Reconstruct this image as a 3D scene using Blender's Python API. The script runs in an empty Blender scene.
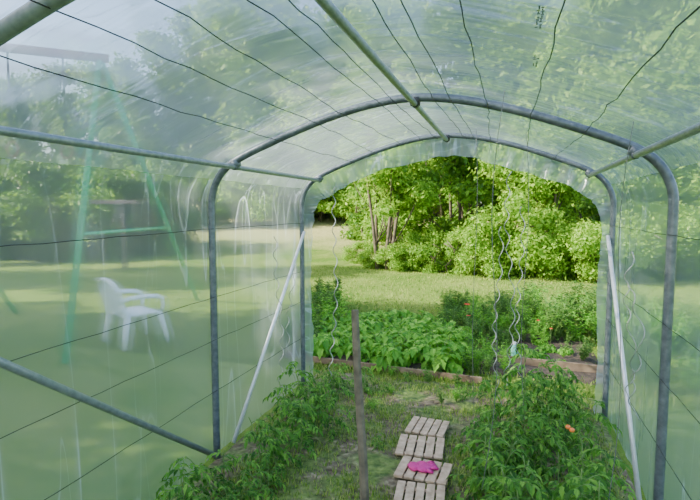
import bpy, math, random
import numpy as np
from mathutils import Vector, Matrix, Euler, noise
random.seed(7)
S=bpy.context.scene
COL=S.collection
# ---------------------------------------------------------------- camera
CAMH=1.64; F=500.0
cam_d=bpy.data.cameras.new("camera"); cam=bpy.data.objects.new("camera",cam_d); COL.objects.link(cam)
cam.location=(0,0,CAMH); cam.rotation_euler=(math.radians(90-4.57),0,math.radians(17.6))
cam_d.lens=F/700*36; cam_d.sensor_width=36; cam_d.clip_end=300; cam_d.clip_start=0.02
S.camera=cam
R=Euler(cam.rotation_euler).to_matrix()
def ray(x,y): return R@Vector(((x-350)/F,-(y-250)/F,-1))
def G(x,y,z=0.0):
    d=ray(x,y); t=(z-CAMH)/d.z; return Vector((0,0,CAMH))+d*t
def D(x,y,dep): return Vector((0,0,CAMH))+ray(x,y)*dep
def atY(x,y,Y):
    d=ray(x,y); return Vector((0,0,CAMH))+d*(Y/d.y)
# ---------------------------------------------------------------- helpers
def new_mat(name):
    m=bpy.data.materials.new(name); m.use_nodes=True
    nt=m.node_tree; nt.nodes.clear()
    out=nt.nodes.new('ShaderNodeOutputMaterial'); return m,nt,out
def ramp(nt,stops):
    r=nt.nodes.new('ShaderNodeValToRGB'); e=r.color_ramp.elements
    while len(e)<len(stops): e.new(0.5)
    for i,(p,c) in enumerate(stops):
        e[i].position=p; e[i].color=(c[0],c[1],c[2],1)
    return r
def simple(name,c1,c2=None,rough=.6,scale=8,metal=0,bump=0.0,coords='Object',spec=.5):
    m,nt,out=new_mat(name); L=nt.links
    b=nt.nodes.new('ShaderNodeBsdfPrincipled'); b.inputs['Roughness'].default_value=rough; b.inputs['Metallic'].default_value=metal
    b.inputs['Specular IOR Level'].default_value=spec
    tc=nt.nodes.new('ShaderNodeTexCoord'); n=nt.nodes.new('ShaderNodeTexNoise'); n.inputs['Scale'].default_value=scale; n.inputs['Detail'].default_value=6
    L.new(tc.outputs[coords],n.inputs['Vector'])
    r=ramp(nt,[(.3,c1),(.7,c2 or c1)]); L.new(n.outputs['Fac'],r.inputs[0]); L.new(r.outputs[0],b.inputs['Base Color'])
    if bump:
        bp=nt.nodes.new('ShaderNodeBump'); bp.inputs['Strength'].default_value=bump; bp.inputs['Distance'].default_value=.02
        L.new(n.outputs['Fac'],bp.inputs['Height']); L.new(bp.outputs[0],b.inputs['Normal'])
    L.new(b.outputs[0],out.inputs[0]); return m
def leafmat(name,cols,trans=.4,rough=.45):
    m,nt,out=new_mat(name); L=nt.links
    g=nt.nodes.new('ShaderNodeNewGeometry')
    r=ramp(nt,[(i/(len(cols)-1),c) for i,c in enumerate(cols)])
    L.new(g.outputs['Random Per Island'],r.inputs[0])
    d=nt.nodes.new('ShaderNodeBsdfPrincipled'); d.inputs['Roughness'].default_value=rough; d.inputs['Specular IOR Level'].default_value=.25
    t=nt.nodes.new('ShaderNodeBsdfTranslucent')
    hs=nt.nodes.new('ShaderNodeHueSaturation'); hs.inputs['Value'].default_value=1.5; hs.inputs['Hue'].default_value=.485; L.new(r.outputs[0],hs.inputs['Color'])
    L.new(r.outputs[0],d.inputs['Base Color']); L.new(hs.outputs[0],t.inputs['Color'])
    mx=nt.nodes.new('ShaderNodeMixShader'); mx.inputs[0].default_value=trans
    L.new(d.outputs[0],mx.inputs[1]); L.new(t.outputs[0],mx.inputs[2]); L.new(mx.outputs[0],out.inputs[0]); return m
def mesh(name,v,f,mat,smooth=False):
    me=bpy.data.meshes.new(name); me.from_pydata([tuple(p) for p in v],[],f); me.update()
    if mat: me.materials.append(mat)
    if smooth: me.polygons.foreach_set('use_smooth',[True]*len(me.polygons))
    return me
def obj(name,me,parent=None,label=None,cat=None,kind=None,group=None,loc=None,rot=None):
    o=bpy.data.objects.new(name,me); COL.objects.link(o)
    if loc is not None: o.location=loc
    if rot is not None: o.rotation_euler=rot
    if parent: o.parent=parent
    if label: o['label']=label
    if cat: o['category']=cat
    if kind: o['kind']=kind
    if group: o['group']=group
    return o
class MB:
    def __init__(s): s.v=[]; s.f=[]
    def add(s,v,f):
        n=len(s.v); s.v+= [tuple(p) for p in v]; s.f+=[tuple(i+n for i in q) for q in f]
    def tube(s,pts,r,seg=8,caps=True):
        pts=[Vector(p) for p in pts]; n=len(pts)
        rs=r if isinstance(r,(list,tuple)) else [r]*n
        V=[];up=None
        for i,p in enumerate(pts):
            t=(pts[min(i+1,n-1)]-pts[max(i-1,0)]).normalized()
            if up is None:
                up=t.orthogonal().normalized()
            else:
                up=(up-t*up.dot(t)).normalized()
            b=t.cross(up)
            for k in range(seg):
                a=2*math.pi*k/seg
                V.append(p+(up*math.cos(a)+b*math.sin(a))*rs[i])
        Fc=[]
        for i in range(n-1):
            for k in range(seg):
                k2=(k+1)%seg
                Fc.append((i*seg+k,i*seg+k2,(i+1)*seg+k2,(i+1)*seg+k))
        if caps:
            Fc.append(tuple(range(seg))[::-1]); Fc.append(tuple((n-1)*seg+k for k in range(seg)))
        s.add(V,Fc)
    def box(s,c,d,M=None):
        V=[]
        for x in(-1,1):
            for y in(-1,1):
                for z in(-1,1):
                    p=Vector((x*d[0]/2,y*d[1]/2,z*d[2]/2))
                    if M: p=M@p
                    V.append(p+Vector(c))
        s.add(V,[(0,1,3,2),(4,6,7,5),(0,4,5,1),(2,3,7,6),(0,2,6,4),(1,5,7,3)])
    def mesh(s,name,mat,smooth=False): return mesh(name,s.v,s.f,mat,smooth)
def tubemesh(name,pts,r,mat,seg=8):
    b=MB(); b.tube(pts,r,seg); return b.mesh(name,mat,True)
def bevel(o,w=.004,seg=2):
    m=o.modifiers.new('bevel','BEVEL'); m.width=w; m.segments=seg; m.limit_method='ANGLE'
# ---------------------------------------------------------------- materials
M_steel=simple('galvanised_steel',(.085,.105,.12),(.17,.20,.22),rough=.38,scale=30,metal=.35,bump=.05)
M_steelm=simple('grey_steel',(.20,.24,.25),(.32,.36,.37),rough=.4,scale=30,metal=.4,bump=.05)
M_steelb=simple('bright_aluminium',(.62,.66,.68),(.78,.80,.82),rough=.35,scale=20,metal=.35)
M_black=simple('dark_tape',(.015,.015,.017),(.03,.03,.03),rough=.5)
M_wire=simple('rusty_wire',(.012,.014,.013),(.035,.035,.03),rough=.6,scale=40)
M_string=simple('grey_string',(.10,.11,.10),(.18,.18,.17),rough=.8,scale=40)
M_wood=simple('grey_wood',(.06,.045,.05),(.13,.10,.10),rough=.8,scale=25,bump=.3)
M_postw=simple('post_wood',(.10,.085,.055),(.22,.18,.12),rough=.85,scale=18,bump=.5)
M_deck=simple('deck_wood',(.44,.29,.18),(.74,.54,.37),rough=.8,scale=22,bump=.3)
M_board=simple('bed_board',(.14,.09,.055),(.34,.24,.15),rough=.85,scale=9,bump=.3)
M_bark=simple('bark',(.07,.055,.035),(.17,.14,.09),rough=.9,scale=10,bump=.6)
M_stem=simple('green_stem',(.10,.20,.04),(.18,.30,.07),rough=.6,scale=20)
M_white=simple('white_plastic',(.86,.89,.90),(.94,.96,.96),rough=.4)
M_greenp=simple('green_paint',(.0,.42,.16),(.01,.52,.22),rough=.45)
M_red=simple('red_paint',(.42,.06,.06),(.55,.10,.10),rough=.5)
M_pink=simple('pink_rubber',(.62,.01,.20),(.78,.04,.32),rough=.4,scale=20,bump=.2)
M_redfl=simple('red_petal',(.75,.02,.02),(.85,.04,.03),rough=.5)
M_tom=simple('orange_tomato',(.8,.16,.03),(.85,.25,.05),rough=.25)
M_bottle=simple('green_bottle',(.15,.55,.45),(.3,.7,.6),rough=.2)
M_ink=simple('black_ink',(.04,.045,.04),rough=.6)
M_tomleaf=leafmat('tomato_leaf',[(.025,.11,.012),(.06,.20,.02),(.11,.31,.035),(.22,.45,.06)],.35)
M_potleaf=leafmat('potato_leaf',[(.06,.25,.02),(.12,.38,.03),(.20,.50,.045),(.29,.60,.08)],.35)
M_feath=leafmat('feathery_leaf',[(.04,.13,.02),(.09,.22,.04),(.17,.32,.06)],.3)
M_grass=leafmat('grass_blade',[(.08,.18,.02),(.16,.29,.04),(.26,.39,.06),(.38,.39,.13)],.3,.6)
M_t1=leafmat('tree_leaf_dark',[(.035,.11,.013),(.08,.20,.022),(.15,.31,.033)],.4)
M_t2=leafmat('tree_leaf_mid',[(.06,.17,.018),(.14,.31,.028),(.25,.45,.045)],.4)
M_t3=leafmat('tree_leaf_bright',[(.10,.24,.022),(.21,.42,.037),(.40,.61,.09)],.4)

# film
def film_mat(name,haze=.15,streak=(1,1,1),amp=.5,col=(.72,.87,.98),lowfreq=.10,gloss=.25,blur=.45,mmin=.15,rot1=(.5,.3,.5),rot2=(-.4,.2,-.6),rr_=.35,w=1.0,sc1=2.2,dev=.025,sc2=1.5):
    m,nt,out=new_mat(name); L=nt.links; N=nt.nodes
    tc=N.new('ShaderNodeTexCoord')
    def stretched(rot,sc,scale,detail=4,dist=.6):
        mp=N.new('ShaderNodeMapping'); mp.inputs['Rotation'].default_value=rot; mp.inputs['Scale'].default_value=sc
        L.new(tc.outputs['Object'],mp.inputs[0])
        n=N.new('ShaderNodeTexNoise'); n.inputs['Scale'].default_value=scale; n.inputs['Detail'].default_value=detail; n.inputs['Distortion'].default_value=dist
        L.new(mp.outputs[0],n.inputs['Vector']); return n
    n1=stretched(rot1,streak,sc1,2,.4)
    n2=stretched(rot2,streak[::-1] if rot2[0]==-.4 else streak,sc2,2,.3)
    n3=stretched((0,0,0),(1,1,1),1.0,3,.2)
    n4=stretched((.3,.2,0),(1,1,1),.9,1,.2)
    r1=ramp(nt,[(.50,(0,0,0)),(.50+.012*w,(1,1,1)),(.50+.026*w,(.14,.14,.14)),(.50+.09*w,(0,0,0))])
    L.new(n1.outputs['Fac'],r1.inputs[0])
    r2=ramp(nt,[(.47,(0,0,0)),(.47+.01*w,(.9,.9,.9)),(.47+.025*w,(0,0,0))]); L.new(n2.outputs['Fac'],r2.inputs[0])
    r3=ramp(nt,[(.3,(.0,.0,.0)),(.75,(1,1,1))]); L.new(n3.outputs['Fac'],r3.inputs[0])
    r4=ramp(nt,[(.42,(mmin,)*3),(.62,(1,1,1))]); L.new(n4.outputs['Fac'],r4.inputs[0])
    def math_(op,a,b):
        k=N.new('ShaderNodeMath'); k.operation=op
        for i,x in enumerate((a,b)):
            if isinstance(x,(int,float)): k.inputs[i].default_value=x
            else: L.new(x,k.inputs[i])
        return k.outputs[0]
    s=math_('ADD',math_('MULTIPLY',r1.outputs[0],.55*amp),math_('MULTIPLY',r2.outputs[0],.45*amp))  # thin bright streaks imitate light caught on folds, painted into the film mix
    s=math_('MULTIPLY',s,r4.outputs[0])
    s=math_('ADD',s,math_('MULTIPLY',r3.outputs[0],lowfreq))
    s=math_('ADD',s,haze); s=math_('MINIMUM',s,.85)
    tr=N.new('ShaderNodeBsdfTransparent'); tr.inputs[0].default_value=(.94,.98,.985,1)
    bp=N.new('ShaderNodeBump'); bp.inputs['Strength'].default_value=.7; bp.inputs['Distance'].default_value=.04
    L.new(n1.outputs['Fac'],bp.inputs['Height'])
    rfs=[]
    for io in (1+dev,1/(1+dev)):
        rf=N.new('ShaderNodeBsdfRefraction'); rf.inputs['Color'].default_value=(.95,.99,1,1); rf.inputs['IOR'].default_value=io; rf.inputs['Roughness'].default_value=rr_
        L.new(bp.outputs[0],rf.inputs['Normal']); rfs.append(rf)
    rm=N.new('ShaderNodeMixShader'); rm.inputs[0].default_value=.5; L.new(rfs[0].outputs[0],rm.inputs[1]); L.new(rfs[1].outputs[0],rm.inputs[2])
    tl=N.new('ShaderNodeBsdfTranslucent'); tl.inputs[0].default_value=(*col,1)
    df=N.new('ShaderNodeBsdfDiffuse'); df.inputs[0].default_value=(*col,1)
    gl=N.new('ShaderNodeBsdfGlossy'); gl.inputs['Roughness'].default_value=.15; gl.inputs[0].default_value=(.92,.97,1,1)
    L.new(bp.outputs[0],gl.inputs['Normal'])
    t=N.new('ShaderNodeMixShader'); t.inputs[0].default_value=blur; L.new(tr.outputs[0],t.inputs[1]); L.new(rm.outputs[0],t.inputs[2])
    a=N.new('ShaderNodeMixShader'); a.inputs[0].default_value=.35; L.new(tl.outputs[0],a.inputs[1]); L.new(df.outputs[0],a.inputs[2])
    b=N.new('ShaderNodeMixShader'); b.inputs[0].default_value=gloss; L.new(a.outputs[0],b.inputs[1]); L.new(gl.outputs[0],b.inputs[2])
    c=N.new('ShaderNodeMixShader'); L.new(s,c.inputs[0]); L.new(t.outputs[0],c.inputs[1]); L.new(b.outputs[0],c.inputs[2])
    L.new(c.outputs[0],out.inputs[0]); return m
M_roof=film_mat('roof_film',.20,(.5,3.5,.5),1.5,lowfreq=.16,blur=.5,w=.42)
M_wall=film_mat('wall_film',.13,(3,2.6,.24),1.5,blur=.35,mmin=.22,rot1=(.34,0,0),rot2=(-.12,0,.1),w=.42,sc1=1.1,lowfreq=.10,dev=.014,sc2=1.4)
M_flap=film_mat('flap_film',.22,(3,1,.4),1.5,blur=.3,w=.6)

# ---------------------------------------------------------------- world + sun
w=bpy.data.worlds.new('world'); S.world=w; w.use_nodes=True
nt=w.node_tree; bg=nt.nodes['Background']; sky=nt.nodes.new('ShaderNodeTexSky'); sky.sky_type='NISHITA'
sky.sun_disc=False; sky.sun_elevation=math.radians(33); sky.sun_rotation=math.radians(240); sky.dust_density=2.0; sky.air_density=1.0
nt.links.new(sky.outputs[0],bg.inputs[0]); bg.inputs[1].default_value=.60
sd=bpy.data.lights.new('sun','SUN'); sd.energy=16; sd.angle=math.radians(.6); sd.color=(1,.92,.77)
sun=bpy.data.objects.new('sun',sd); COL.objects.link(sun)
sdir=Vector((-.75,-.42,.55)); sun.rotation_euler=sdir.to_track_quat('Z','Y').to_euler(); sun.location=(-10,-8,15)

# ---------------------------------------------------------------- tunnel
CX=-.53; HW=1.29; Y1,Y2,Y3=4.27,2.80,1.0
half=[(HW,0),(HW,.6),(HW,1.2),(HW,1.62),(HW-.005,1.72),(HW-.03,1.80),(HW-.08,1.875),(HW-.15,1.93),(HW-.25,1.98),(HW-.4,2.04),(.70,2.11),(.50,2.175),(.25,2.235),(0,2.26)]
prof=[(-u,z) for u,z in half]+[(u,z) for u,z in half[-2::-1]]
def dense(p,n=5):
    out=[]
    for i in range(len(p)-1):
        p0=Vector(p[max(i-1,0)]);p1=Vector(p[i]);p2=Vector(p[i+1]);p3=Vector(p[min(i+2,len(p)-1)])
        for k in range(n):
            t=k/n
            q=.5*((2*p1)+(-p0+p2)*t+(2*p0-5*p1+4*p2-p3)*t*t+(-p0+3*p1-3*p2+p3)*t**3)
            out.append(tuple(q))
    out.append(tuple(p[-1])); return out
PR=dense(prof,4)
def roofz(u):
    u=abs(u)
    for a,b in zip(half[3:],half[4:]):
        if b[0]<=u<=a[0]:
            t=(u-a[0])/(b[0]-a[0]+1e-9); return a[1]+(b[1]-a[1])*t
    return half[-1][1]
frame=obj('greenhouse_frame',None,label='curved galvanised steel tube frame of a plastic-covered greenhouse',cat='greenhouse frame',loc=(CX,Y1,0))
def part(name,me,par,label=None):
    o=obj(name,me,par,label); 
    o.matrix_parent_inverse=Matrix.Translation(par.location).inverted(); return o
for Y in (Y1,Y2,Y3):
    part('hoop',tubemesh('hoop',[(CX+u,Y,z-.02 if z==0 else z) for u,z in PR],.0235 if Y!=Y1 else .022,M_steelm if Y==Y3 else M_steel,12),frame)
for u in (-1.115,.02,1.115):
    z=roofz(u)-.035
    part('ridge_tube' if abs(u)<.5 else 'side_tube',tubemesh('tube',[(CX+u,y,z) for y in (-1.4,0,1.5,3,Y1+.02)],.0165,M_steelm,10),frame)
for Y in (Y1,Y2,Y3):
    for u in (-1.115,.02,1.115):
        b=MB(); z=roofz(u)-.015
        b.tube([(CX+u-.025,Y,z+(.012 if u<-.5 else -.012 if u>.5 else 0)*-1),(CX+u+.025,Y,z+(.012 if u<-.5 else -.012 if u>.5 else 0))],.029,12); b.tube([(CX+u,Y-.024,z-.018),(CX+u,Y+.024,z-.018)],.021,10)
        part('clamp',b.mesh('clamp',M_black if abs(u)<.5 else M_steel,True),frame,'dark wrapped pipe joint')
XL=CX-HW; XR=CX+HW
part('diagonal_brace',tubemesh('brace',[(XL+.03,Y2-.05,.03),(XL+.03,1.39,1.04),(XL+.03,Y3+.02,1.32)],.017,M_steelm,10),frame)
part('diagonal_brace',tubemesh('brace',[(XL+.035,2.95,.03),(XL+.035,Y1-.03,1.44)],.014,M_steelb,10),frame,'bright flattened aluminium brace')
part('diagonal_brace',tubemesh('brace',[(XR-.035,3.0,.03),(XR-.035,Y1-.03,1.44)],.014,M_steelb,10),frame,'bright flattened aluminium brace')
def wire(pts,r=.0028,kink=.012,par=frame):
    P=[];
    for a,b in zip(pts[:-1],pts[1:]):
        a=Vector(a);b=Vector(b);n=max(3,int((b-a).length/.13))
        for i in range(n):
            j=Vector((random.uniform(-1,1)*kink,0,random.uniform(-1,1)*kink)) if i else Vector()
            P.append(a.lerp(b,i/n)+j)
    P.append(Vector(pts[-1]))
    return part('support_wire',tubemesh('wire',P,r,M_wire,5),par)
for u in (-.79,-.56,-.36,-.17,-.07,.16,.24,.39,.64,.86):
    j=random.uniform(-.03,.03)
    wire([(CX+u+j,-.6,roofz(u)-.02),(CX+u,Y3,roofz(u)-.02),(CX+u+j,Y2,roofz(u)-.022),(CX+u-j,Y1,roofz(u)-.022)],.0021,.006)
for z0 in (1.52,1.08,.80,.46):
    wire([(XL+.02,-.6,z0),(XL+.02,Y3,z0-.02),(XL+.02,Y2,z0),(XL+.02,Y1,z0)],.0019,.003)
    wire([(XR-.02,.6,z0),(XR-.02,Y2,z0),(XR-.02,Y1,z0)],.0019,.003)

# film surfaces
def film(name,pr,mat,ys,label,off=.028):
    v=[];f=[];nu=len(pr)
    nrm=[]
    for i in range(nu):
        a=Vector(pr[max(i-1,0)]);b=Vector(pr[min(i+1,nu-1)]);t=(b-a).normalized(); nrm.append(Vector((-t.y,t.x)))
    for y in ys:
        bay=[-1.5,Y3,Y2,Y1,4.4]; s=0
        for a,b in zip(bay[:-1],bay[1:]):
            if a<=y<=b: s=math.sin(math.pi*(y-a)/(b-a))
        for i,(u,z) in enumerate(pr):
            nn=noise.noise(Vector((u*2.2,y*2.2,z*2.2)))*.016+noise.noise(Vector((u*7,y*7+z*2.0,z*1.5)))*.012
            o=off+max(-.006,s*(nn-.004)) 
            v.append((CX+u+nrm[i].x*o,y,z+nrm[i].y*o))
    for j in range(len(ys)-1):
        for i in range(nu-1):
            a=j*nu+i; f.append((a,a+1,a+nu+1,a+nu))
    return obj(name,mesh(name,v,f,mat,True),kind='structure',label=label,cat='plastic sheeting')
ys=list(np.linspace(-1.4,4.33,110))
PF=dense(prof,4)
iL=next(i for i,p in enumerate(PF) if p[1]>=1.80); iR=len(PF)-1-iL
wl=film('wall_left',dense(PF[:iL+1],2),M_wall,ys,'hazy translucent plastic sheet side wall with creases')
ce=film('ceiling',PF[iL:iR+1],M_roof,ys,'hazy translucent plastic sheet arched roof with creases')
wr=film('wall_right',dense(PF[iR:],2),M_wall,ys,'hazy translucent plastic sheet side wall with creases')
# end flap
v=[];f=[];pr=dense(PF,2);n=len(pr)
rows=7
acc=0
for i,(u,z) in enumerate(pr):
    a=Vector(pr[max(i-1,0)]);b=Vector(pr[min(i+1,n-1)]);t=(b-a).normalized(); inn=Vector((t.y,-t.x))
    acc+=(Vector(pr[i])-Vector(pr[i-1])).length if i else 0
    wdt=.07+.012*math.sin(acc*5)
    if z>1.5:
        k=min(1,(z-1.5)/.45); wdt=wdt*(1-k)+k*(.17+.012*math.sin(acc*7)+.02*noise.noise(Vector((acc*6,0,0))))
    if 1.65<z<2.02: wdt+=.02*math.sin(math.pi*(z-1.65)/.37)
    for r in range(rows):
        q=r/(rows-1)
        p=Vector((u,z))-inn*.028*(1-q)+inn*wdt*q
        ruff=q*(.02*math.sin(acc*38)+.012*math.sin(acc*61+1))
        v.append((CX+p.x,Y1+.065+ruff,p.y))
for i in range(n-1):
    for r in range(rows-1):
        a=i*rows+r; f.append((a,a+1,a+rows+1,a+rows))
fl=obj('hanging_flap',mesh('flap',v,f,M_flap,True),ce,'gathered crumpled plastic edge around the open end')
# printed marks on roof film
b=MB()
for (px,pya,pyb,cols,cell,pr_) in ((542,-12,12,2,13,.1),(537,41,53,2,7,.25)):
    a=G(px,pya,2.2);c_=G(px,pyb,2.2)
    for r in range(cols):
        for c in range(cell):
            if random.random()<pr_: continue
            u=a.x-CX+(r-.5)*.0095; y=c_.y+(a.y-c_.y)*(c+.5)/cell; k=random.random()
            dx,dy=(.0075,abs(a.y-c_.y)/cell*.35) if k<.55 else (.0035,abs(a.y-c_.y)/cell*.8)
            b.box((CX+u+random.uniform(-.001,.001),y,roofz(u)+.012),(dx,dy,.001))
part('printed_marking',b.mesh('marks',M_ink),ce,'small black printed marks on plastic')

# ---------------------------------------------------------------- ground
def ground_mat():
    m,nt,out=new_mat('lawn'); L=nt.links; N=nt.nodes
    tc=N.new('ShaderNodeTexCoord')
    def nz(s,d=6):
        n=N.new('ShaderNodeTexNoise'); n.inputs['Scale'].default_value=s; n.inputs['Detail'].default_value=d; L.new(tc.outputs['Object'],n.inputs['Vector']); return n
    a=nz(9);bq=nz(.6,3);c=nz(60,3)
    r=ramp(nt,[(.25,(.065,.16,.018)),(.5,(.15,.27,.035)),(.75,(.31,.37,.085))]); L.new(a.outputs['Fac'],r.inputs[0])
    r2=ramp(nt,[(.35,(.09,.20,.022)),(.65,(.33,.39,.10))]); L.new(bq.outputs['Fac'],r2.inputs[0])
    mx=N.new('ShaderNodeMixRGB'); mx.inputs[0].default_value=.5; L.new(r.outputs[0],mx.inputs[1]); L.new(r2.outputs[0],mx.inputs[2])
    sp=N.new('ShaderNodeSeparateXYZ'); L.new(tc.outputs['Object'],sp.inputs[0])
    ma=N.new('ShaderNodeMath'); ma.operation='MULTIPLY_ADD'; ma.inputs[1].default_value=6; L.new(bq.outputs['Fac'],ma.inputs[0]); L.new(sp.outputs['Y'],ma.inputs[2])
    mr=N.new('ShaderNodeMapRange'); mr.inputs[1].default_value=20; mr.inputs[2].default_value=26; L.new(ma.outputs[0],mr.inputs[0])
    rs=ramp(nt,[(.3,(.34,.36,.13)),(.7,(.56,.52,.24))]); L.new(a.outputs['Fac'],rs.inputs[0])
    m2=N.new('ShaderNodeMixRGB'); L.new(mr.outputs[0],m2.inputs[0]); L.new(mx.outputs[0],m2.inputs[1]); L.new(rs.outputs[0],m2.inputs[2])
    p=N.new('ShaderNodeBsdfPrincipled'); p.inputs['Roughness'].default_value=.9; p.inputs['Specular IOR Level'].default_value=.1
    L.new(m2.outputs[0],p.inputs['Base Color'])
    bp=N.new('ShaderNodeBump'); bp.inputs['Strength'].default_value=.8; bp.inputs['Distance'].default_value=.05; L.new(c.outputs['Fac'],bp.inputs['Height']); L.new(bp.outputs[0],p.inputs['Normal'])
    L.new(p.outputs[0],out.inputs[0]); return m
def gz(x,y):
    d=math.hypot(x*.8,max(y,0)); t=min(1,max(0,(d-16)/26)); return 2.1*t*t*(3-2*t)
v=[];f=[];nx,ny=81,81
X=np.linspace(-60,50,nx);Yg=np.linspace(-25,75,ny)
for y in Yg:
    for x in X: v.append((x,y,gz(x,y)-.01))
for j in range(ny-1):
    for i in range(nx-1):
        a=j*nx+i; f.append((a,a+1,a+nx+1,a+nx))
obj('ground',mesh('ground',v,f,ground_mat(),True),kind='structure',label='lawn and straw-coloured meadow outside the greenhouse',cat='ground')
def soil_mat():
    m,nt,out=new_mat('soil_floor'); L=nt.links; N=nt.nodes
    tc=N.new('ShaderNodeTexCoord')
    n=N.new('ShaderNodeTexNoise'); n.inputs['Scale'].default_value=22; n.inputs['Detail'].default_value=8; L.new(tc.outputs['Object'],n.inputs['Vector'])
    n2=N.new('ShaderNodeTexNoise'); n2.inputs['Scale'].default_value=4.5; n2.inputs['Detail'].default_value=8; L.new(tc.outputs['Object'],n2.inputs['Vector'])
    r=ramp(nt,[(.3,(.07,.048,.027)),(.55,(.20,.15,.09)),(.75,(.42,.34,.22))]); L.new(n.outputs['Fac'],r.inputs[0])
    g=ramp(nt,[(.3,(.05,.11,.015)),(.7,(.19,.28,.05))]); L.new(n.outputs['Fac'],g.inputs[0])
    k=ramp(nt,[(.40,(0,0,0)),(.56,(.9,.9,.9))]); L.new(n2.outputs['Fac'],k.inputs[0])
    mx=N.new('ShaderNodeMixRGB'); L.new(k.outputs[0],mx.inputs[0]); L.new(r.outputs[0],mx.inputs[1]); L.new(g.outputs[0],mx.inputs[2])
    p=N.new('ShaderNodeBsdfPrincipled'); p.inputs['Roughness'].default_value=.95; L.new(mx.outputs[0],p.inputs['Base Color'])
    bp=N.new('ShaderNodeBump'); bp.inputs['Strength'].default_value=1; bp.inputs['Distance'].default_value=.04; L.new(n.outputs['Fac'],bp.inputs['Height']); L.new(bp.outputs[0],p.inputs['Normal'])
    L.new(p.outputs[0],out.inputs[0]); return m
M_soil=soil_mat()
M_darksoil=simple('bed_soil',(.045,.035,.025),(.13,.095,.065),rough=.95,scale=25,bump=.8)
def patch(name,x0,x1,y0,y1,h,mat,**k):
    v=[];f=[];nx=int((x1-x0)/.06)+2;ny=int((y1-y0)/.06)+2
    for j in range(ny):
        for i in range(nx):
            x=x0+(x1-x0)*i/(nx-1);y=y0+(y1-y0)*j/(ny-1)
            e=min(1,min(i,j,nx-1-i,ny-1-j)/2)
            v.append((x,y,h*e+e*.018*noise.noise(Vector((x*5,y*5,h*10)))-.012*(1-e)))
    for j in range(ny-1):
        for i in range(nx-1):
            a=j*nx+i; f.append((a,a+1,a+nx+1,a+nx))
    return obj(name,mesh(name,v,f,mat,True),**k)
patch('floor',XL,XR,-1.4,4.75,.012,M_soil,kind='structure',label='bare earth and moss path inside the greenhouse',cat='floor')

# ---------------------------------------------------------------- plants
def leaflet(b,base,dirv,up,L,W,rng,droop=.25):
    d=dirv.normalized(); s=d.cross(up).normalized(); n=s.cross(d).normalized()
    if n.z<0:n=-n
    pts=[(0,0,0),(.25,.42,.06),(.42,.30,.05),(.58,.46,.05),(.8,.20,-.06),(1,0,-.16),(.8,-.20,-.06),(.58,-.46,.05),(.42,-.30,.05),(.25,-.42,.06),(.5,0,-.04)]
    V=[base+d*(p[0]*L)+s*(p[1]*W)+n*(p[2]*L-droop*L*p[0]**2) for p in pts]
    b.add(V,[(0,1,2,10),(10,2,3,4),(10,4,5,6),(10,6,7,8),(0,10,8,9)])
def tomato(h,seed,nl=14,ll=.2,lw=.075,spread=.6,bushy=1,mat=None,pairs=3,asp=.62,leanf=.35):
    rng=random.Random(seed); st=MB(); lf=MB()
    for s in range(bushy):
        lean=Vector((rng.uniform(-1,1),rng.uniform(-1,1),0))*(.12 if bushy==1 else leanf)
        hh=h*rng.uniform(.75,1); P=[]
        for i in range(9):
            t=i/8; P.append(Vector((lean.x*t*hh+rng.uniform(-.01,.01),lean.y*t*hh+rng.uniform(-.01,.01),hh*t-.01)))
        st.tube(P,[.006*(1-.6*i/8) for i in range(9)],6)
        for k in range(nl):
            t=.12+.88*(k+rng.random()*.5)/nl; t=min(t,1)
            i=min(7,int(t*8)); base=P[i].lerp(P[i+1],t*8-i)
            a=k*2.4+rng.uniform(-.6,.6)
            out=Vector((math.cos(a),math.sin(a),0)); Lr=ll*rng.uniform(.6,1.25)*(1-.45*t*t); sp_=spread*rng.uniform(.4,1.5)
            Q=[]
            for q in range(6):
                w_=q/5; Q.append(base+out*Lr*w_+Vector((0,0,Lr*(sp_*w_-.75*w_*w_))))
            st.tube(Q,[.0026*(1-.5*q/5) for q in range(6)],4,False)
            for q in range(pairs):
                w_=(q+1.3)/(pairs+.6); i2=min(4,int(w_*5)); c=Q[i2].lerp(Q[i2+1],w_*5-i2); tg=(Q[i2+1]-Q[i2]).normalized()
                side=tg.cross(Vector((0,0,1))).normalized()
                for sg in(-1,1):
                    leaflet(lf,c,(tg*rng.uniform(.3,.9)+side*sg+Vector((0,0,rng.uniform(-.5,.35)))),Vector((rng.uniform(-.3,.3),rng.uniform(-.3,.3),1)),lw*rng.uniform(.55,1.25),lw*asp,rng,rng.uniform(.1,.5))
            leaflet(lf,Q[5],(Q[5]-Q[4]),Vector((0,0,1)),lw*1.35,lw*asp*1.2,rng)
    return st.mesh('stem',M_stem,True),lf.mesh('leaves',mat or M_tomleaf,False)
def place(kind,parts,loc,rz,sc,label,cat,group,names=('stem','leaves')):
    e=obj(kind,None,label=label,cat=cat,group=group,loc=loc); e.rotation_euler=(random.uniform(-.08,.08),random.uniform(-.08,.08),rz); e.scale=(sc,)*3
    for nm,me in zip(names,parts): obj(nm,me,e)
    return e
tv=[tomato(.68,i,12,.20,.052,pairs=5,asp=.5) for i in range(5)]
tb=[tomato(.40,10+i,6,.17,.050,bushy=3,pairs=4,asp=.5,leanf=.8) for i in range(5)]
rr=random.Random(3)
LT='young green tomato plant growing in greenhouse soil'
for i in range(20):
    y=2.35+i*.10+rr.uniform(-.06,.06); x=rr.uniform(-1.6,-1.12) if y>2.7 else rr.uniform(-1.58,-1.25)
    place('tomato_plant',rr.choice(tb if rr.random()<.5 else tv),(x,y,.012),rr.uniform(0,6.3),rr.uniform(.5,.9)*(1 if y>2.7 else .8),LT,'tomato plant','tomato plants in the greenhouse')
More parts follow.
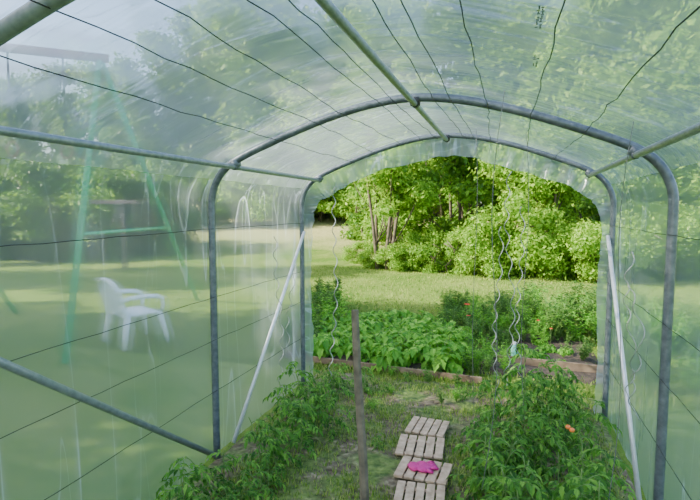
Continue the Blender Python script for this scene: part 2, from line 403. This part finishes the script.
for (x,y,s_) in ((-1.50,1.88,.78),(-1.57,2.12,.9),(-1.35,2.2,.6),(-1.55,2.45,.8),(-1.45,2.02,.7)):
    place('tomato_plant',rr.choice(tb),(x,y,.012),rr.uniform(0,6.3),s_,LT,'tomato plant','tomato plants in the greenhouse')
for i in range(48):
    y=1.9+i*.05+rr.uniform(-.08,.08); x=rr.uniform(-.12 if y<3.5 else .05,.56)
    place('tomato_plant',rr.choice(tb if rr.random()<.35 else tv),(x,y,.012),rr.uniform(0,6.3),rr.uniform(.55,1.14)*(1 if y<3.6 else .9),'bushy green tomato plant growing beside the path','tomato plant','tomato plants in the greenhouse')
def sphere_mesh(name,r,mat,sq=.9,seg=12):
    v=[];f=[]
    for i in range(seg+1):
        th=math.pi*i/seg
        for k in range(seg): a=2*math.pi*k/seg; rad=r*(1+.04*math.cos(5*a)*math.sin(th)); v.append((rad*math.sin(th)*math.cos(a),rad*math.sin(th)*math.sin(a),r*sq*math.cos(th)))
    for i in range(seg):
        for k in range(seg): f.append((i*seg+k,(i+1)*seg+k,(i+1)*seg+(k+1)%seg,i*seg+(k+1)%seg))
    return mesh(name,v,f,mat,True)
# ---- outdoor bed : potato patch
pv=[tomato(.23,30+i,7,.13,.088,bushy=5,mat=M_potleaf,pairs=2,asp=.75,leanf=.9) for i in range(4)]
for gy in np.arange(5.1,6.75,.25):
    for gx in np.arange(-1.95,-.38,.235):
        x=gx-(gy-5.1)*.20+rr.uniform(-.06,.06); y=gy+rr.uniform(-.06,.06)
        place('potato_plant',rr.choice(pv),(x,y,.045),rr.uniform(0,6.3),rr.uniform(.85,1.15),'leafy bright green potato plant in the vegetable bed','potato plant','potato plants in the raised bed')
patch('soil_bed',-2.45,-.38,4.95,7.0,.05,M_darksoil,label='dark soil of the leafy vegetable bed',cat='soil')
patch('soil_bed',-.25,.98,5.1,6.9,.05,M_darksoil,label='dark bare soil of the second vegetable bed',cat='soil')
def plank(p,q,h,t,lab):
    p=Vector(p);q=Vector(q);d=q-p;ang=math.atan2(d.y,d.x)
    b=MB();b.box((0,0,h/2),(d.length,t,h)); o=obj('wooden_board',b.mesh('board',M_board),label=lab,cat='board',loc=(p+q)/2,rot=(0,0,ang)); bevel(o,.004); return o
p=G(305,361);q=G(482,384); plank((p.x,p.y,0),(q.x,q.y,0),.065,.025,'weathered timber edging board of the potato bed')
p=G(497,366);q=G(605,378); plank((p.x,p.y,0),(q.x,q.y,0),.12,.03,'weathered timber edging board of the soil bed')
def feather(h,seed,n=90,mat=None,sp=.5,ls=1):
    rng=random.Random(seed); st=MB(); lf=MB()
    for k in range(10):
        a=rng.uniform(0,6.28); l=Vector((math.cos(a),math.sin(a),0))*rng.uniform(.05,sp)*h; hh=h*rng.uniform(.6,1)
        P=[l*(t/5)**1.3+Vector((0,0,hh*t/5-.01)) for t in range(6)]; st.tube(P,[.004-.0006*j for j in range(6)],4)
        for q in range(n//10):
            t=rng.uniform(.15,1); c=l*t**1.3+Vector((0,0,hh*t)); an=rng.uniform(0,6.28)
            dv=Vector((math.cos(an),math.sin(an),rng.uniform(.1,1))); leaflet(lf,c,dv,Vector((0,0,1)),rng.uniform(.05,.10)*ls,.022*ls,rng)
    return st.mesh('stem',M_stem,True),lf.mesh('leaves',mat or M_feath)
fv=[feather(.55,50+i,230) for i in range(3)]+[feather(.5,60+i,220,M_potleaf,.7,.9) for i in range(2)]
for i in range(140):
    y=rr.uniform(6.3,8.4); x=rr.uniform(-.75,2.3)-(y-6)*.14
    place('herb_plant',rr.choice(fv),(x,y,.02),rr.uniform(0,6.3),rr.uniform(.5,.75)+(.28 if x>.3 else 0),'feathery green garden plant behind the soil bed','garden plant','feathery plants behind the soil bed')
for i in range(34):
    y=rr.uniform(4.7,8.0); x=rr.uniform(1.1,2.6)
    place('herb_plant',rr.choice(fv),(x,y,.0),rr.uniform(0,6.3),rr.uniform(.6,1.1),'tall green plant growing beside the greenhouse wall','garden plant','tall plants beside the soil bed')
for i in range(26):
    y=rr.uniform(4.9,6.4); x=rr.uniform(-.45,.05)
    place('herb_plant',rr.choice(fv),(x,y,.02),rr.uniform(0,6.3),rr.uniform(.35,.65),'small feathery green plant beside the bed edging','garden plant','feathery plants beside the beds')
for i in range(24):
    y=rr.uniform(5.0,8.5); x=-1.98-(y-5.1)*.22-rr.uniform(.05,.5)
    place('herb_plant',rr.choice(fv),(x,y,.0),rr.uniform(0,6.3),rr.uniform(.6,1.1),'tall grassy green plant beside the potato bed','garden plant','tall plants beside the potato bed')
for i in range(30):
    y=rr.uniform(5.4,6.6); x=rr.uniform(.0,.9)
    place('seedling',rr.choice(pv+fv),(x,y,.045),rr.uniform(0,6.3),rr.uniform(.25,.55),'small green seedling in dark soil','seedling','seedlings in the soil bed')
for i in range(56):
    y=rr.uniform(2.9,4.9); x=rr.uniform(-1.15,.2)
    if -.78<x<-.28 and y<4.1: continue
    place('weed',rr.choice(fv+tb),(x,y,.01),rr.uniform(0,6.3),rr.uniform(.12,.36),'small green weed growing in the earth path','weed','weeds on the path')
def flower_meshes(h):
    st=MB(); st.tube([(0,0,-.01),(.01,0,h/2),(0,.01,h)],.004,5)
    pt=MB()
    for k in range(6):
        a=k*math.pi/3; leaflet(pt,Vector((0,.01,h)),Vector((math.cos(a),math.sin(a),.5)),Vector((0,0,1)),.06,.07,rr)
    return st.mesh('stem',M_stem,True),pt.mesh('petals',M_redfl)
fm=flower_meshes(1.0)
for (px,py,dp) in ((465,306,5.6),(469,318,5.5),(538,322,5.9),(551,335,5.6)):
    q=D(px,py,dp); place('red_flower',fm,(q.x,q.y,.02),rr.uniform(0,6),max(q.z,.3),'small red garden flower on a thin stem','flower','red flowers by the beds',('stem','petals'))
tm=sphere_mesh('tomato',.013,M_tom)
for (px,py,dp) in ((572,430,2.45),(568,427,2.47)):
    q=D(px,py,dp); obj('tomato',tm,label='small ripe orange tomato among the leaves',cat='tomato',group='ripe tomatoes',loc=q)
def blades(name,n,fn,h,label,wid=.006):
    v=[];f=[]
    for k in range(n):
        x,y,z=fn(); a=rr.uniform(0,6.28);hh=h*rr.uniform(.4,1.2);dx,dy=math.cos(a)*wid,math.sin(a)*wid;lx,ly=rr.uniform(-.5,.5)*hh,rr.uniform(-.5,.5)*hh
        i=len(v); v+=[(x-dx,y-dy,z),(x+dx,y+dy,z),(x+dx*.6+lx*.4,y+dy*.6+ly*.4,z+hh*.6),(x-dx*.6+lx*.4,y-dy*.6+ly*.4,z+hh*.6),(x+lx,y+ly,z+hh)]
        f+=[(i,i+1,i+2,i+3),(i+3,i+2,i+4)]
    return obj(name,mesh(name,v,f,M_grass),kind='stuff',label=label,cat='grass')
def f1():
    while True:
        x=rr.uniform(XL+.05,XR-.05);y=rr.uniform(2.2,4.9)
        nn=noise.noise(Vector((x*2.5,y*2.5,0)))
        if nn>rr.uniform(-.3,.35): return x,y,.008
blades('path_grass',14000,f1,.04,'short patchy grass and weeds on the earth path',.004)
def f2():
    y=4.7+9*rr.random()**1.3; x=rr.uniform(-1.1*y,.5*y); return x,y,-.01
blades('lawn_grass',42000,f2,.05,'mown lawn grass outside the greenhouse',.008)

# ---------------------------------------------------------------- trees
def foliage(blobs,n,size,seed,mat):
    rng=np.random.default_rng(seed)
    wts=np.array([b[1][0]*b[1][1]+b[1][0]*b[1][2] for b in blobs]);wts=wts/wts.sum()
    idx=rng.choice(len(blobs),n,p=wts)
    C=np.array([b[0] for b in blobs])[idx];Rr=np.array([b[1] for b in blobs])[idx]
    d=rng.normal(size=(n,3));d/=np.linalg.norm(d,axis=1)[:,None]
    rad=rng.uniform(.25,1.12,n)**.8*(1+.25*np.sin(d[:,0]*5+idx)*np.cos(d[:,2]*6+idx*2)+.15*np.sin(d[:,1]*11+idx*3))
    P=C+d*Rr*rad[:,None]
    P[:,2]=np.maximum(P[:,2],.03)
    nrm=d*.7+rng.normal(size=(n,3))*.7+np.array([0,0,.5]);nrm/=np.linalg.norm(nrm,axis=1)[:,None]
    t=np.cross(nrm,rng.normal(size=(n,3)));t/=np.linalg.norm(t,axis=1)[:,None];s=np.cross(nrm,t)
    sz=size*rng.uniform(.5,1.3,n)[:,None]
    V=np.stack([P-t*sz,P+s*sz*.5-nrm*sz*.1,P+t*sz,P-s*sz*.5-nrm*sz*.1],axis=1).reshape(-1,3)
    me=bpy.data.meshes.new('foliage'); me.vertices.add(4*n); me.vertices.foreach_set('co',V.ravel())
    me.loops.add(4*n); me.loops.foreach_set('vertex_index',np.arange(4*n)); me.polygons.add(n); me.polygons.foreach_set('loop_start',np.arange(0,4*n,4)); me.polygons.foreach_set('loop_total',np.full(n,4))
    me.update(); me.validate(); me.materials.append(mat); return me
def tree_parts(h,w,nb,n,size,seed,mat,base=.25,stems=1,br0=.22,br1=.42,thick=1,lean=.25):
    rng=random.Random(seed); blobs=[];tr=MB()
    for k in range(nb):
        t=rng.random(); z=h*(base+(1-base)*t); rr_=w*(.35+.65*math.sin(math.pi*(.15+.8*t)))
        a=rng.uniform(0,6.28);q=rng.uniform(.15,.85)*rr_; br=w*rng.uniform(br0,br1)
        blobs.append(((math.cos(a)*q,math.sin(a)*q,min(z,h-br*.6)),(br,br,br*rng.uniform(.6,.85))))
    for s in range(stems):
        a=s*2.4;off=Vector((math.cos(a),math.sin(a),0))*(.0 if stems==1 else lean)
        P=[off*(1+2.0*t/6)+Vector((rng.uniform(-.05,.05)*t,rng.uniform(-.05,.05)*t,h*.8*t/6-.1)) for t in range(7)]
        r0=(h*.018 if stems==1 else h*.011)*thick
        tr.tube(P,[r0*(1-.8*t/6)+.01 for t in range(7)],8)
        for bl in blobs[s::max(1,stems)][:7]:
            c=Vector(bl[0]); i=min(5,max(1,int(c.z/h*5))); p0=P[i]
            tr.tube([p0,p0.lerp(c,.5)+Vector((0,0,-.1)),c],[r0*.4,r0*.25,.012],5)
    return tr.mesh('trunk',M_bark,True),foliage(blobs,n,size,seed,mat)
def put_tree(parts,x,y,rz,sc,label,cat='tree',group=None,name='tree',dz=0):
    e=obj(name,None,label=label,cat=cat,group=group,loc=(x,y,gz(x,y)-.02+dz)); e.rotation_euler=(0,0,rz); e.scale=(sc,sc,sc)
    obj('trunk',parts[0],e); obj('foliage',parts[1],e); return e
far=[tree_parts(12,4.2,34,26000,.18,100,M_t2,.06),tree_parts(13,4.0,34,26000,.18,101,M_t1,.06),tree_parts(11,4.4,34,26000,.18,102,M_t3,.06)]
def polar(px,dep):
    d=ray(px,250); d=Vector((d.x,d.y,0)); d/= (R.transposed()@d).z*-1
    return d*dep
for (px,dep,k,sc) in ((-75,28,0,.65),(-15,34,1,.68),(30,33,0,.70),(75,32,1,.70),(115,32,0,.76),(155,31,1,.85),(205,33,1,1.0),(255,31,0,1.1),(300,32,2,1.1),(345,34,1,1.2),(395,32,2,1.15),(440,30,1,1.1),(495,29,0,1.1),(545,27,2,1.1),(600,26,1,1.1),(655,25,0,1.15),(715,24,2,1.1),(790,22,1,1.1),(230,44,1,1.3),(380,46,0,1.4),(520,44,1,1.4)):
    p=polar(px,dep); put_tree(far[k],p.x,p.y,rr.uniform(0,6.3),sc,'large leafy green deciduous tree at the meadow edge',group='trees at the meadow edge')
hed=[tree_parts(3.2,2.0,18,12000,.10,110,M_t1,.03,3),tree_parts(3.0,2.2,18,12000,.10,111,M_t3,.03,3),tree_parts(3.4,2.0,18,12000,.10,112,M_t2,.03,3)]
for (px,dep,k,sc) in ((-55,16,0,1.0),(-5,17,2,1.0),(45,17,0,1.05),(90,17.5,2,1.0),(135,18,0,.95),(170,20,0,.9),(150,26,2,1.1),(215,27.5,2,1.0),(250,27.5,1,1.0),(285,28,2,1.0),(318,29,1,1.1),(345,29,1,1.1),(370,22,2,1.0),(400,20,1,.8),(640,17,1,1.1),(675,16,0,1.1),(720,16,2,1.2)):
    p=polar(px,dep); put_tree(hed[k],p.x,p.y,rr.uniform(0,6.3),sc,'rounded green hedge shrub at the meadow edge','shrub','shrubs at the meadow edge','shrub')
multi=tree_parts(6.2,2.0,40,30000,.065,120,M_t3,.24,6,.15,.30,.65,.22)
p=polar(385,13.9); put_tree(multi,p.x,p.y,.4,.97,'slender multi-stemmed young tree with light green leaves')
big=tree_parts(4.3,2.2,44,48000,.06,121,M_t3,.06,4,.18,.36)
p=polar(540,12.7); put_tree(big,p.x,p.y,1.0,.93,'large rounded bright green bush-like tree')
drk=tree_parts(5.5,2.0,34,26000,.085,122,M_t2,.03,4,.18,.38)
p=polar(466,15.5); put_tree(drk,p.x,p.y,2.0,1.0,'dense green tree behind the bright bush')
p=polar(440,18.5); put_tree(drk,p.x,p.y,4.0,1.0,'dense green tree behind the slender tree')
p=polar(595,16); put_tree(drk,p.x,p.y,3.0,1.0,'dense green tree behind the bright bush')
sb=[tree_parts(1.4,1.2,20,11000,.045,130,M_t2,.02,3,.16,.34),tree_parts(1.5,1.3,20,11000,.045,131,M_t3,.02,3,.16,.34)]
for (px,dep,k,sc) in ((358,15.5,1,.45),(374,14.2,0,.5),(396,13.6,1,.5),(412,13.8,0,.75),(430,13.6,1,.7),(448,13.2,0,.8),(470,12.8,1,.8),(488,12.3,1,.65),(575,11.8,1,.8),(600,11.4,1,.9),(625,11.6,0,1.1),(660,12,1,1.2),(700,12,0,1.3)):
    p=polar(px,dep); put_tree(sb[k],p.x,p.y,rr.uniform(0,6.3),sc,'low green bush at the edge of the lawn','bush','low bushes along the lawn','bush')
for (x,y,k,sc) in ((-9.8,-2.8,1,.82),(-13.2,.2,0,.78),(-7.5,-5.2,0,.6),(-18.5,4.6,1,.82),(-16,-6,0,.85)):  # trees out of view, put in to cast shade on lawn and tunnel
    put_tree(far[k],x,y,rr.uniform(0,6),sc,'leafy tree beside the lawn shading the greenhouse',group='trees beside the lawn')

# ---------------------------------------------------------------- swing set
a1=G(65,362);a2=G(198,300);ap=D(100,58,6.4)
sw=obj('swing_set',None,label='green metal A-frame swing set with reddish top bar on the lawn',cat='swing set',loc=(a1.x,a1.y,0))
dirb=(D(0,60,6.0)-D(96,55,6.4)); dirb.z=0; dirb.normalize()
off=dirb*2.8
for q in (a1,a2):
    part('leg',tubemesh('leg',[(q.x,q.y,-.03),ap],.036,M_greenp,10),sw)
    part('leg',tubemesh('leg',[(q.x+off.x,q.y+off.y,-.03),ap+off],.036,M_greenp,10),sw)
part('crossbar',tubemesh('crossbar',[ap-dirb*.1,ap+off+dirb*.1],.055,M_red,10),sw,'reddish painted top bar')
m1=Vector(a1).lerp(ap,.38);m2=Vector(a2).lerp(ap,.38)
part('brace_bar',tubemesh('brace_bar',[m1,m2],.018,M_greenp,8),sw)
for t in (.42,1.0):
    s=ap+dirb*t; part('rope',tubemesh('rope',[s,s-Vector((0,0,1.1))],.012,M_wire,6),sw)
    c=s-Vector((0,0,1.2)); part('ring',tubemesh('ring',[c+Vector((math.cos(a*.5236)*.09,0,math.sin(a*.5236)*.09)) for a in range(13)],.014,M_red,6),sw)
q=G(125,258); 
b=MB(); b.box((0,0,1.1),(.16,.16,2.24)); b.box((-.25,0,2.15),(1.5,.35,.12)); b.box((-.2,.0,1.75),(.08,.08,.9),Matrix.Rotation(.6,3,'Y'))
q=q*.80; q.z=0
o=obj('bird_table',b.mesh('bird_table',M_wood),label='dark wooden post with a flat top board on the lawn',cat='wooden post',loc=(q.x,q.y,gz(q.x,q.y)),rot=(0,0,math.radians(17))); o.scale=(.86,.86,.86); bevel(o,.01)

# ---------------------------------------------------------------- garden chair
cp=G(136,342)
ch=obj('garden_chair',None,label='white moulded plastic garden armchair standing on the lawn',cat='chair',loc=(cp.x,cp.y,0))
ch.rotation_euler=(0,0,math.radians(-24)); ch.scale=(1.02,1.02,.93)
def cpart(n,b,bev=.006,smooth=False):
    o=obj(n,b.mesh(n,M_white,smooth),ch)
    if bev: bevel(o,bev,3)
    return o
b=MB()
nx,ny=9,9;v=[];f=[]
for lay,dz in((0,0),(1,-.03)):
    for j in range(ny):
        for i in range(nx):
            u=i/(nx-1)*2-1;t=j/(ny-1)
            v.append((u*(.21+.04*t),-.22+.44*t,.42+.02*t-.02*(1-u*u)*math.sin(math.pi*t)-(.025*max(0,(t-.85)/.15)**2)+dz))
o_=nx*ny
for j in range(ny-1):
    for i in range(nx-1):
        a=j*nx+i; f.append((a,a+1,a+nx+1,a+nx)); f.append((a+o_,a+nx+o_,a+nx+1+o_,a+1+o_))
for i in range(nx-1):
    f.append((i,i+o_,i+1+o_,i+1)); k=(ny-1)*nx+i; f.append((k,k+1,k+1+o_,k+o_))
for j in range(ny-1):
    k=j*nx; f.append((k,k+nx,k+nx+o_,k+o_)); k=j*nx+nx-1; f.append((k,k+o_,k+nx+o_,k+nx))
b.add(v,f); cpart('seat',b,0,True)
b=MB()
P=[]
for k in range(17):
    a=math.pi*k/16; x=-.235*math.cos(a); zz=.42+.30*1+.16*math.sin(a)
    P.append((x,-.22-.10*((zz-.42)/.46)-.02*math.sin(a),zz))
P=[(-.225,-.215,.40)]+P+[(.225,-.215,.40)]
b.tube(P,.03,8)
for k in range(-2,3):
    x=k*.078; zt=.72+.16*math.sqrt(max(0,1-(x/.235)**2))
    b.box((x,(-.22-.335)/2,(.42+zt)/2),(.056,.012,zt-.42+.02),Matrix.Rotation(.22,3,'X'))
cpart('backrest',b,.004)
for sg in(-1,1):
    b=MB()
    P=[(sg*.235,-.27,.60),(sg*.26,-.18,.645),(sg*.275,-.02,.655),(sg*.28,.14,.64),(sg*.275,.21,.60),(sg*.262,.225,.50),(sg*.25,.21,.43)]
    b.tube([Vector(p) for p in P],[.02,.028,.03,.03,.028,.028,.028],8); cpart('armrest',b,0,True)
    for yy in(-1,1):
        b=MB(); b.tube([(sg*.22,yy*.19,.42),(sg*.255,yy*.235,.2),(sg*.275,yy*.265,0.0)],[.042,.036,.03],8); cpart('leg',b,0,True)

# ---------------------------------------------------------------- wooden stake, boards, glove, bottle, spirals
top=D(355,310,2.62); bq=G(366,524)
bm=MB()
P=[bq-Vector((0,0,.03)),bq.lerp(top,.3)+Vector((.003,0,0)),bq.lerp(top,.7)-Vector((.003,0,0)),top]
bm.tube(P,[.026,.024,.022,.020],7)
o=obj('wooden_stake',bm.mesh('stake',M_postw),label='rough round wooden stake standing in the earth path',cat='stake')
def deck(px0,px1,py0,py1,rz,z=.03):
    a=G((px0+px1)/2,(py0+py1)/2); wdt=(G(px1,(py0+py1)/2)-G(px0,(py0+py1)/2)).length; dpt=(G(px0,py0)-G(px0,py1)).length*.97
    b=MB(); n=5; sw_=wdt/n
    for k in range(n):
        b.box((-wdt/2+sw_*(k+.5),0,.032),(sw_*.82,dpt,.016))
    for yy in(-.32,.32): b.box((0,dpt*yy,.014),(wdt*.98,.035,.022))
    o=obj('slatted_board',b.mesh('deck',M_deck),label='small weathered wooden slatted walkway board on the path',cat='duckboard',group='walkway boards on the path',loc=(a.x,a.y,.012),rot=(0,0,rz)); bevel(o,.003); return a
deck(408,447,424,441,math.radians(-4));deck(397,444,442,463,math.radians(4));deck(397,450,466,488,math.radians(-3));deck(394,445,490,518,math.radians(5))
gp=G(423,469,.05)
g=MB(); 
def blob(c,r,sx,sy,sz,seed):
    v=[];f=[];n=12
    for i in range(n+1):
        th=math.pi*i/n
        for k in range(n):
            a=2*math.pi*k/n; p=Vector((math.sin(th)*math.cos(a),math.sin(th)*math.sin(a),math.cos(th)))
            q=1+.25*noise.noise(p*2.2+Vector((seed,0,0)))
            v.append((c[0]+p.x*r*sx*q,c[1]+p.y*r*sy*q,c[2]+p.z*r*sz*q))
    for i in range(n):
        for k in range(n): f.append((i*n+k,(i+1)*n+k,(i+1)*n+(k+1)%n,i*n+(k+1)%n))
    return v,f
g.add(*blob((0,0,.012),.048,1.2,1.3,.35,1)); g.add(*blob((-.05,.015,.012),.04,1,1.2,.4,4))
for k in range(4): g.tube([(.03,-.03+k*.02,.010),(.06,-.034+k*.023,.016),(.085,-.038+k*.025,.009)],[.012,.011,.009],7)
g.tube([(0,-.04,.012),(.02,-.065,.014),(.04,-.075,.010)],[.013,.011,.009],7)
obj('glove',g.mesh('glove',M_pink,True),label='crumpled bright pink rubber glove lying on slatted board',cat='glove',loc=(gp.x,gp.y,.053),rot=(0,0,.5))
q=G(514,364); b=MB()
prf=[(.001,0),(.035,.0),(.038,.02),(.038,.12),(.034,.15),(.018,.18),(.014,.20)]
be=obj('plastic_bottle',None,label='greenish translucent plastic bottle beside the bed edging',cat='bottle',loc=(q.x,q.y,.02))
v=[];f=[];n=16
for r,z in prf:
    for k in range(n): a=2*math.pi*k/n; v.append((r*math.cos(a),r*math.sin(a),z))
for i in range(len(prf)-1):
    for k in range(n): f.append((i*n+k,i*n+(k+1)%n,(i+1)*n+(k+1)%n,(i+1)*n+k))
obj('body',mesh('body',v,f,M_bottle,True),be); b=MB(); b.tube([(0,0,.195),(0,0,.22)],.017,12); obj('cap',b.mesh('cap',M_white),be)
M_spir=simple('spiral_metal',(.22,.24,.23),(.42,.44,.43),rough=.4,metal=.3)
def spiral(px,pyb,pyt,Y,lean=0,r=.016,wob=.025,turn=.17,wr_=.0029):
    bp=atY(px,pyb,Y); tp=atY(px+lean,pyt,Y); z0=0.0 if bp.z<.35 else bp.z; P=[];H=tp.z-z0;n=int(H/turn*12)
    for i in range(n+1):
        t=i/n; a=2*math.pi*i/12+.8*math.sin(t*9+px)
        P.append((math.cos(a)*r+(tp.x-bp.x)*t+wob*math.sin(t*7+px),math.sin(a)*r+wob*math.cos(t*5),z0-.01+H*t))
    obj('spiral_stake',tubemesh('spiral',P,wr_,M_spir,5),label='thin twisted metal spiral tomato stake',cat='plant stake',group='spiral tomato stakes',loc=(bp.x,Y,0))
spiral(498,385,225,3.9);spiral(508,385,170,3.6,3);spiral(523,390,205,3.9,-4);spiral(331,400,185,4.0,6,wr_=.0036);spiral(281,400,235,3.6,-3,wr_=.0034);spiral(290,400,262,3.9,2)
spiral(628,400,250,3.2,3);spiral(638,420,285,3.0,-4)
for (u,y,dx,zb) in ((.50,2.3,-.05,.35),(.62,3.3,.03,.3),(.98,2.2,-.04,.3),(.30,3.6,.02,.2)):
    zt=roofz(u)-.02; P=[(dx*math.sin(t*2.2/10*3)*.6+dx*t/10,.01*math.sin(t),zt+(zb-zt)*t/10) for t in range(11)]
    obj('hanging_string',tubemesh('string',P,.0016,M_string,5),label='thin grey string hanging from the roof wire',cat='string',group='plant support strings',loc=(CX+u,y,0))
